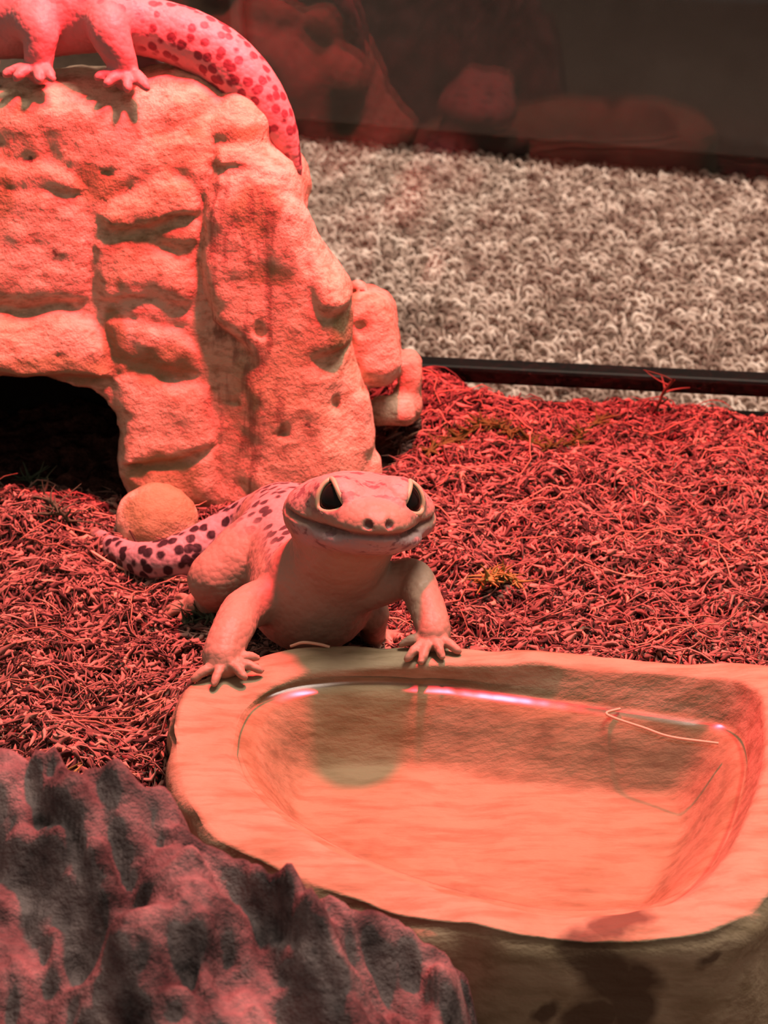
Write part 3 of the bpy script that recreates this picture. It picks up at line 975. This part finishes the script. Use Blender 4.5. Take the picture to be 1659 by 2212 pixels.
# ------------------------------------------------------------------ geckos
def skin_material(name, body, spot_col, tail_base, scale):
    M = Mat(name, 0.55, 0.35)
    colr, ch = M.attr('zone')            # R spots allowed, G tail/back tone, B mouth and nostril line
    bodyc = M.mix(M.noise(14, 4, 0.6), tuple(x * 0.86 for x in body), tuple(min(1, x * 1.1) for x in body))
    tailc = M.mix(M.noise(16, 3, 0.6), tuple(x * 0.8 for x in tail_base), tuple(min(1, x * 1.12) for x in tail_base))
    c = M.mix(ch[1], bodyc, tailc)
    vo = M.voronoi(scale)
    dist = M.math('ADD', vo.outputs['Distance'], M.math('MULTIPLY', M.math('SUBTRACT', M.noise(60, 2), 0.5), 0.35))
    sp = M.ramp(dist, [(0.38, (1, 1, 1)), (0.52, (0, 0, 0))])
    c = M.mix(M.math('MULTIPLY', sp, ch[0]), c, spot_col)
    fl = M.ramp(M.noise(34, 3, 0.6, M.mapping((0.8, 1, 1.6))), [(0.52, (0, 0, 0)), (0.60, (1, 1, 1))])
    c = M.mix(M.math('MULTIPLY', fl, M.attr_alpha('zone')), c, (0.085, 0.032, 0.042))
    c = M.mix(ch[2], c, (0.13, 0.05, 0.045))
    M.color(c)
    M.b.inputs['Subsurface Weight'].default_value = 0.12
    M.b.inputs['Subsurface Radius'].default_value = (0.06, 0.025, 0.02)
    M.b.inputs['Subsurface Scale'].default_value = 0.3
    v2 = M.voronoi(95)
    M.bump(M.math('MULTIPLY', v2.outputs['Distance'], -1.0), 0.22, 0.006)
    return M.m

def seg_dist(P, pts, rad):
    """distance of points to a tapering polyline and where along it the nearest point is"""
    best = np.full(len(P), 1e9)
    par = np.zeros(len(P))
    axis = np.zeros((len(P), 3))
    for i in range(len(pts) - 1):
        a, b = np.asarray(pts[i]), np.asarray(pts[i + 1])
        ab = b - a
        t = np.clip(((P - a) @ ab) / (ab @ ab + 1e-12), 0, 1)
        q = a + t[:, None] * ab
        d = np.linalg.norm(P - q, axis=1) / (rad[i] + (rad[i + 1] - rad[i]) * t)
        m = d < best
        best[m] = d[m]
        par[m] = i + t[m]
        axis[m] = q[m]
    return best, par, axis

def toes(f, palm, tips, r=0.0080, k=0.004):
    for i, tp in enumerate(tips):
        tp = np.asarray(tp, float)
        tp = tp + (tp - palm) * np.array([0.28, 0.28, 0.0])
        mid = palm + (tp - palm) * 0.55 + np.array([0, 0, 0.009])
        f.chain([palm, mid, tp], [r * 1.25, r, r * 0.75], k, 4)

def poly2d_sd(a, b, poly):
    sh = np.broadcast(a, b).shape
    A = np.broadcast_to(a, sh).ravel()
    B = np.broadcast_to(b, sh).ravel()
    return poly_sd(A, B, poly).reshape(sh).astype(np.float32)

EYE_POLY = np.array([(-0.46, 0.84), (-0.16, 0.76), (0.20, 0.46), (0.50, 0.08), (0.66, -0.20), (0.52, -0.40), (0.14, -0.58), (-0.30, -0.60), (-0.62, -0.46), (-0.72, -0.10), (-0.66, 0.42)])

class Head:
    def __init__(self, c, yaw, pitch, roll, s=1.0):
        F = np.array([math.sin(yaw) * math.cos(pitch), -math.cos(yaw) * math.cos(pitch), math.sin(pitch)])
        R = unit(np.cross(np.array([0, 0, 1.0]), F))
        U = np.cross(F, R)
        R2 = R * math.cos(roll) - U * math.sin(roll)
        U2 = R * math.sin(roll) + U * math.cos(roll)
        self.c, self.R, self.F, self.U, self.s = np.asarray(c, float), R2, F, U2, s
        self.ax = np.array([self.R, self.F, self.U])
    def p(self, r, f, u):
        return self.c + self.s * (r * self.R + f * self.F + u * self.U)
    def sculpt(self, f):
        s = self.s
        def el(r, ff, u, rr, k=0.035):
            f.ellipsoid(self.p(r, ff, u), np.array(rr) * s, self.ax, k * s)
        el(0, -0.075, -0.004, (0.132, 0.115, 0.058), 0.06)         # cranium
        for q in (-1, 1):
            el(q * 0.094, -0.070, -0.030, (0.050, 0.085, 0.042))   # jowl
            el(q * 0.060, 0.012, 0.024, (0.044, 0.065, 0.033), 0.03)   # brow and eye bulge
        el(0, 0.045, -0.016, (0.080, 0.098, 0.043), 0.05)           # muzzle
        el(0, 0.100, -0.024, (0.052, 0.048, 0.033), 0.03)           # snout tip
        el(0, 0.018, -0.052, (0.102, 0.112, 0.031), 0.020)          # lower jaw
        el(0, -0.07, -0.058, (0.105, 0.08, 0.040), 0.02)            # throat
        # lids over the eyeballs
        self.eyes = []
        for q in (-1, 1):
            E = self.p(q * 0.054, 0.036, 0.014)
            C = unit(self.F * 0.76 + self.R * q * 0.60 + self.U * 0.24)
            A = unit(self.F * 0.73 - self.R * q * 0.66)
            A = unit(A - C * (A @ C))
            B = np.cross(C, A)
            if B @ self.U < 0: B = -B
            self.eyes.append((E, A, B, C))
            f.ellipsoid(E, np.full(3, 0.0450 * s), None, 0.012 * s)
        # smile: a groove round the jaw
        lo, hi = self.c - 0.24 * s, self.c + 0.24 * s
        sl, X, Y, Z = f.block(lo, hi)
        dx, dy, dz = [t / s for t in (X - self.c[0], Y - self.c[1], Z - self.c[2])]
        r = self.R[0] * dx + self.R[1] * dy + self.R[2] * dz
        ff = self.F[0] * dx + self.F[1] * dy + self.F[2] * dz
        u = self.U[0] * dx + self.U[1] * dy + self.U[2] * dz
        line = self.mouth(r, ff)
        f.F[sl] += (0.0095 * s * np.exp(-((u - line) / 0.0055) ** 2) * sstep(-0.085, -0.04, ff)).astype(np.float32)
        for q in (-1, 1):
            f.ellipsoid(self.p(q * 0.019, 0.1455, -0.012), np.full(3, 0.0085 * s), None, 0.004, sub=True)
        # ear opening
        # eye slits
        for E, A, B, C in self.eyes:
            m = 0.06 * s
            sl, X, Y, Z = f.block(E - m, E + m)
            dx, dy, dz = X - E[0], Y - E[1], Z - E[2]
            a = (A[0] * dx + A[1] * dy + A[2] * dz) / (0.0435 * s)
            b = (B[0] * dx + B[1] * dy + B[2] * dz) / (0.0435 * s)
            c = C[0] * dx + C[1] * dy + C[2] * dz
            d = np.maximum(poly2d_sd(a, b, EYE_POLY) * 0.0435 * s, 0.004 * s - c)
            f.subtract(sl, d, 0.003)
    def mouth(self, r, ff):
        return -0.032 + 0.16 * np.maximum(0.0, 0.04 - ff)
    def masks(self, V):
        d = (V - self.c) / self.s
        r, ff, u = d @ self.R, d @ self.F, d @ self.U
        near = (np.abs(r) < 0.17) & (np.abs(ff) < 0.2) & (np.abs(u) < 0.13)
        m = np.exp(-((u - self.mouth(r, ff)) / 0.0052) ** 2) * sstep(-0.075, -0.035, ff) * near * 0.85
        for q in (-1, 1):
            nd = np.linalg.norm(V - self.p(q * 0.019, 0.146, -0.012), axis=1) / self.s
            m = np.maximum(m, sstep(0.012, 0.007, nd))
        top = sstep(-0.025, 0.015, u) * near * sstep(0.13, 0.06, ff)
        lips = sstep(-0.030, -0.042, u) * sstep(-0.085, -0.065, u) * near * sstep(-0.05, 0.0, ff)
        return m, top, lips

eye_mat = Mat('eye_black', 0.12, 0.12)
eye_mat.color(eye_mat.mix(eye_mat.noise(40), (0.002, 0.002, 0.002), (0.010, 0.007, 0.006)))
lid_mat = plain('cream_eyelid', (0.40, 0.36, 0.22), 0.5)

def uv_sphere(c, r, nu=28, nv=16):
    V, F = [], []
    for i in range(nv + 1):
        t = math.pi * (0.001 + 0.998 * i / nv)
        for j in range(nu):
            p = 2 * math.pi * j / nu
            V.append((c[0] + r * math.sin(t) * math.cos(p), c[1] + r * math.sin(t) * math.sin(p), c[2] + r * math.cos(t)))
    for i in range(nv):
        for j in range(nu):
            F.append((i * nu + j, (i + 1) * nu + j, (i + 1) * nu + (j + 1) % nu, i * nu + (j + 1) % nu))
    return V, F

def add_eyes(head, root):
    s = head.s
    for E, A, B, C in head.eyes:
        V, F = uv_sphere(E, 0.0418 * s)
        eye = link('eye', mesh_from('eye', V, F), eye_mat.m, root)
        eye['label'] = 'glossy black eye'
        P = catmull(np.vstack([EYE_POLY, EYE_POLY[:1]]), 5)[:-1] * 0.0435 * s
        q = np.sqrt(np.maximum((0.0450 * s) ** 2 - (P ** 2).sum(1), (0.015 * s) ** 2))
        ring3 = E + P[:, :1] * A + P[:, 1:] * B + q[:, None] * C
        V, F = tube_mesh(ring3, 0.0050 * s, 8, True)
        link('eyelid', mesh_from('eyelid', V, F), lid_mat, eye)['label'] = 'cream eyelid rim'

def finish_gecko(root, f, head, spine, srad, tail_from, mat, dorsal_cut, tail_soft=0.4):
    near = np.abs(f.F) < 0.03
    i = np.nonzero(near)
    x, y, z = f.ax[0][i[0]], f.ax[1][i[1]], f.ax[2][i[2]]
    f.F[i] += (0.0013 * vnoise(x * 85, y * 85, z * 85, 4)).astype(np.float32)
    V, Fc = f.mesh()
    d, par, axis = seg_dist(V, spine, srad)
    on = sstep(1.7, 1.25, d)
    up = (V[:, 2] - axis[:, 2]) / np.interp(par, np.arange(len(srad)), srad)
    tail = sstep(tail_from - tail_soft, tail_from + tail_soft, par)
    dors = sstep(dorsal_cut - 0.2, dorsal_cut + 0.2, up) * (1 - tail)
    side = sstep(-0.95, -0.45, up)
    spots = on * np.clip(tail * side + dors * 0.9, 0, 1)
    tone = on * np.clip(tail + dors * 0.7, 0, 1)
    m, top, lips = head.masks(V)
    away = sstep(0.16, 0.22, np.linalg.norm(V - head.c, axis=1) / head.s)
    spots = spots * away
    flecks = np.clip(top * 0.8 + lips * 0.7, 0, 1)
    tone = tone * away + lips * 0.8 + top * 0.45
    me = mesh_from('gecko_body', V, Fc)
    set_attr(me, 'zone', np.stack([np.clip(spots, 0, 1), np.clip(tone, 0, 1), np.clip(m, 0, 1), flecks], 1))
    link('body', me, mat, root)

# ---- the gecko at the dish
def dish_gecko():
    f = Field((-0.70, -0.90, -0.03), (0.17, 0.14, 0.60), 0.0042)
    hc = at_z(792, 1094, 0.41)
    head = Head(hc, math.radians(10), math.radians(19), math.radians(6), 0.91)
    hip = at_z(622, 1150, 0.125)
    spine = [at_z(756, 1146, 0.36), at_z(728, 1215, 0.265), at_z(676, 1275, 0.185), at_z(650, 1215, 0.15), hip,
             at_z(560, 1142, 0.095), at_z(500, 1164, 0.070), at_z(440, 1186, 0.055), at_z(385, 1204, 0.046), at_z(330, 1211, 0.038),
             at_z(285, 1204, 0.028), at_z(248, 1188, 0.022), at_z(222, 1164, 0.014), at_z(200, 1152, 0.009)]
    for p in spine:
        p[2] = max(p[2], 0.0)
    srad = [0.074, 0.084, 0.098, 0.106, 0.098, 0.066, 0.056, 0.048, 0.041, 0.034, 0.027, 0.020, 0.013, 0.006]
    for p in spine[5:]:
        p[2] = max(p[2], float(ground(p[0], p[1])) + 0.012)
    f.chain(spine, srad, 0.03, 6)
    f.ellipsoid(at_z(668, 1302, 0.165), (0.102, 0.10, 0.076), None, 0.04)
    # fore limbs: shoulder, elbow, wrist, palm on the rim
    def at_r(u, v, lift=0.012):
        return at_rim(u, v, lift)
    palmL = at_r(488, 1438)
    f.chain([at_z(668, 1268, 0.21), at_z(590, 1292, 0.20), at_z(528, 1318, 0.205), at_z(500, 1365, 0.215), at_r(478, 1418, 0.024), palmL],
            [0.045, 0.037, 0.034, 0.031, 0.027, 0.018], 0.025, 5)
    toes(f, palmL, [at_r(541, 1424), at_r(548, 1446), at_r(520, 1458), at_r(468, 1468), at_r(434, 1462)])
    palmR = at_r(932, 1386)
    f.chain([at_z(762, 1280, 0.22), at_z(832, 1264, 0.235), at_z(888, 1248, 0.245), at_z(914, 1292, 0.24), at_r(936, 1358, 0.027), palmR],
            [0.034, 0.030, 0.030, 0.028, 0.025, 0.017], 0.015, 5)
    toes(f, palmR, [at_r(890, 1416), at_r(915, 1420), at_r(950, 1412), at_r(978, 1402), at_r(880, 1392)])
    # hind limbs
    def g(u, v, lift=0.012):
        p = at_z(u, v, 0.03)
        for _ in range(4):
            p = at_z(u, v, float(ground(p[0], p[1])) + lift)
        return p
    f.chain([at_z(625, 1172, 0.15), at_z(545, 1208, 0.145), at_z(466, 1252, 0.125)], [0.092, 0.074, 0.048], 0.04, 5)
    pal = g(424, 1308, 0.018)
    f.chain([at_z(462, 1252, 0.125), at_z(470, 1285, 0.07), g(445, 1302, 0.03), pal], [0.046, 0.034, 0.026, 0.022], 0.02, 5)
    toes(f, pal, [g(388, 1300), g(372, 1322), g(366, 1340), g(392, 1345), g(420, 1335)])
    pal2 = g(818, 1380, 0.014)
    f.chain([at_z(690, 1220, 0.13), at_z(765, 1262, 0.13), at_z(793, 1288, 0.14), at_z(806, 1330, 0.14), g(806, 1372, 0.03), pal2],
            [0.06, 0.045, 0.032, 0.024, 0.021, 0.019], 0.03, 5)
    toes(f, pal2, [g(845, 1378), g(872, 1386), g(905, 1384), g(820, 1398), g(842, 1396)])
    head.sculpt(f)
    base = (float(hip[0]), float(hip[1]), 0.0)
    root = empty('leopard_gecko', base, 'pale smiling leopard gecko leaning on the rim of the water dish', 'gecko')
    finish_gecko(root, f, head, spine, srad, 5.0, skin_material('gecko_skin', (0.30, 0.205, 0.145), (0.018, 0.008, 0.012), (0.33, 0.25, 0.25), 39), 0.72)
    add_eyes(head, root)
dish_gecko()

# ---- the gecko on the hide
def hide_gecko():
    f = Field((-1.55, 0.10, 0.60), (-0.10, 1.00, 1.34), 0.0050)
    y0 = 0.47
    spine = [at_y(-330, 5, 0.62), at_y(-240, 30, 0.58), at_y(-90, 30, 0.54), at_y(80, 32, 0.52), at_y(210, 32, 0.50),
             at_y(320, 58, 0.49), at_y(400, 82, 0.48), at_y(470, 118, 0.47), at_y(530, 170, 0.45), at_y(575, 232, 0.43), at_y(605, 290, 0.42), at_y(626, 345, 0.42), at_y(642, 395, 0.43)]
    srad = [0.080, 0.080, 0.090, 0.084, 0.072, 0.056, 0.057, 0.056, 0.052, 0.044, 0.033, 0.020, 0.008]
    f.chain(spine, srad, 0.03, 6)
    def leg(pts, rad, tips):
        f.chain(pts, rad, 0.03, 5)
        toes(f, pts[-1], tips, 0.0115)
    leg([at_y(235, 40, 0.45), at_y(235, 70, 0.40), at_y(258, 120, 0.39), at_y(268, 158, 0.395), at_y(275, 170, 0.39)], [0.050, 0.036, 0.028, 0.023, 0.02],
        [at_y(225, 165, 0.365), at_y(240, 178, 0.35), at_y(275, 188, 0.345), at_y(308, 187, 0.35), at_y(303, 173, 0.365)])
    leg([at_y(70, 45, 0.44), at_y(88, 75, 0.41), at_y(84, 115, 0.40), at_y(84, 148, 0.40), at_y(82, 157, 0.395)], [0.045, 0.030, 0.025, 0.021, 0.018],
        [at_y(28, 158, 0.37), at_y(46, 164, 0.355), at_y(84, 169, 0.35), at_y(106, 167, 0.355), at_y(104, 158, 0.37)])
    leg([at_y(300, 60, 0.56), at_y(320, 95, 0.60), at_y(318, 128, 0.58), at_y(325, 142, 0.57)], [0.05, 0.042, 0.030, 0.02],
        [at_y(365, 146, 0.56), at_y(372, 152, 0.55), at_y(350, 152, 0.54)])
    leg([at_y(-60, 60, 0.62), at_y(-20, 80, 0.70), at_y(-40, 118, 0.68), at_y(-40, 128, 0.67)], [0.045, 0.032, 0.025, 0.018],
        [at_y(-70, 132, 0.66), at_y(-40, 138, 0.64), at_y(-15, 134, 0.66)])
    hc = at_y(-400, -10, 0.66)
    head = Head(hc, math.radians(-75), math.radians(5), 0, 1.0)
    head.sculpt(f)
    root = empty('leopard_gecko', tuple(at_y(150, 140, 0.5)), 'pink leopard gecko standing on the rock hide, its fat spotted tail hanging over', 'gecko')
    finish_gecko(root, f, head, spine, srad, 4.9, skin_material('gecko_skin_pink', (0.33, 0.19, 0.175), (0.13, 0.036, 0.046), (0.38, 0.235, 0.225), 42), 0.55)
    add_eyes(head, root)
hide_gecko()

# ------------------------------------------------------------------ loose bits in the tank
def on_bed(u, v, lift=0.02):
    p = at_z(u, v, 0.03)
    for _ in range(5):
        p = at_z(u, v, float(ground(p[0], p[1])) + lift)
    return p

olive = plain('dry_olive_moss', (0.085, 0.095, 0.022), 0.85, 0.2)
green = plain('dull_green_moss', (0.06, 0.085, 0.05), 0.85, 0.2)
straw = plain('straw_yellow', (0.22, 0.20, 0.05), 0.7, 0.3)
pale = plain('pale_strand', (0.55, 0.36, 0.24), 0.6, 0.3)
twig_mat = plain('dark_twig', (0.16, 0.075, 0.05), 0.8, 0.2)

def merge(parts):
    V, F, o = [], [], 0
    for v, f in parts:
        V.append(np.asarray(v))
        F.append(np.asarray(f) + o)
        o += len(v)
    return np.vstack(V), np.vstack(F)

def moss(name, path, n, rad, length, mat, label, cat, seed):
    """a tuft of curled strips strung along a path"""
    r = np.random.default_rng(seed)
    P = catmull(path, 8)
    parts = [tube_mesh(P, rad * 1.2, 6)]
    for _ in range(n):
        b = P[r.integers(0, len(P))]
        d = unit(r.normal(0, 1, 3) * (1, 1, 0.45) + (0, 0, 0.25))
        c = r.normal(0, 0.35, 3) * (1, 1, 0.4)
        t = np.linspace(0, 1, 6)[:, None]
        q = b + (d * t + c * t * t) * length * r.uniform(0.5, 1.2)
        q[:, 2] = np.maximum(q[:, 2], b[2] - 0.012)
        parts.append(tube_mesh(q, rad * (1 - 0.8 * t[:, 0]) * r.uniform(0.6, 1.3), 4))
    V, F = merge(parts)
    tag(link(name, mesh_from(name, V, F), mat), label, cat)

def strand(name, path, rad, mat, label):
    P = catmull(path, 8)
    V, F = tube_mesh(P, rad, 6)
    tag(link(name, mesh_from(name, V, F), mat), label, 'strand')

moss('moss_strand', [on_bed(930, 975, .02), on_bed(990, 945, .03), on_bed(1050, 915, .035), on_bed(1110, 935, .03)], 130, 0.0045, 0.036, olive,
     'olive dried moss strand lying on the bedding between the hide and the tank trim', 'moss', 5)
moss('moss_strand', [on_bed(1135, 945, .02), on_bed(1175, 965, .03), on_bed(1235, 955, .025), on_bed(1290, 910, .03)], 110, 0.0042, 0.034, olive,
     'thin olive moss strand curving up toward the black trim', 'moss', 6)
moss('moss_tuft', [on_bed(1045, 1255, .02), on_bed(1080, 1240, .035), on_bed(1115, 1255, .025)], 80, 0.0045, 0.036, straw,
     'small yellow-green moss tuft right of the gecko, before the dish', 'moss', 7)
moss('moss_tuft', [on_bed(400, 1345, .02), on_bed(425, 1325, .03), on_bed(470, 1345, .03)], 30, 0.005, 0.05, green,
     'dark green moss tuft under the leaning gecko\'s hind foot', 'moss', 8)
moss('moss_sprig', [on_bed(150, 1125, .02), on_bed(110, 1085, .05), at_y(80, 1050, 0.30), at_y(62, 1030, 0.32)], 40, 0.004, 0.06, green,
     'dull green moss sprig in the dark cave entrance', 'moss', 9)
moss('moss_tuft', [on_bed(60, 1690, .02), on_bed(130, 1680, .03), on_bed(215, 1720, .03)], 26, 0.004, 0.05, straw,
     'straw-coloured moss tuft behind the dark bark rock', 'moss', 10)
strand('husk_strand', [on_bed(180, 1180, .02), on_bed(250, 1222, .022), on_bed(320, 1245, .022), on_bed(400, 1254, .022), on_bed(425, 1252, .02)], 0.003, pale,
       'long pale strand curving along the gecko\'s spotted tail')
strand('husk_strand', [at_rim(628, 1396, 0.005), at_rim(655, 1388, 0.015), at_rim(690, 1392, 0.012), at_rim(712, 1398, 0.006)], 0.0028, pale,
       'short pale strand on the back rim of the dish under the gecko')
strand('husk_strand', [at_z(1552, 1606, WATER_Z), at_z(1450, 1592, WATER_Z), at_z(1390, 1572, WATER_Z), at_z(1330, 1552, WATER_Z), at_z(1310, 1540, WATER_Z), at_z(1340, 1531, WATER_Z + .002)], 0.0022, pale,
       'thin curled strand floating in the dish water')
moss('twig', [on_bed(1415, 890, .01), on_bed(1425, 868, .05), on_bed(1432, 850, .08), on_bed(1455, 820, .12)], 5, 0.0035, 0.09, twig_mat,
     'small branching twig sticking up before the black trim', 'twig', 12)
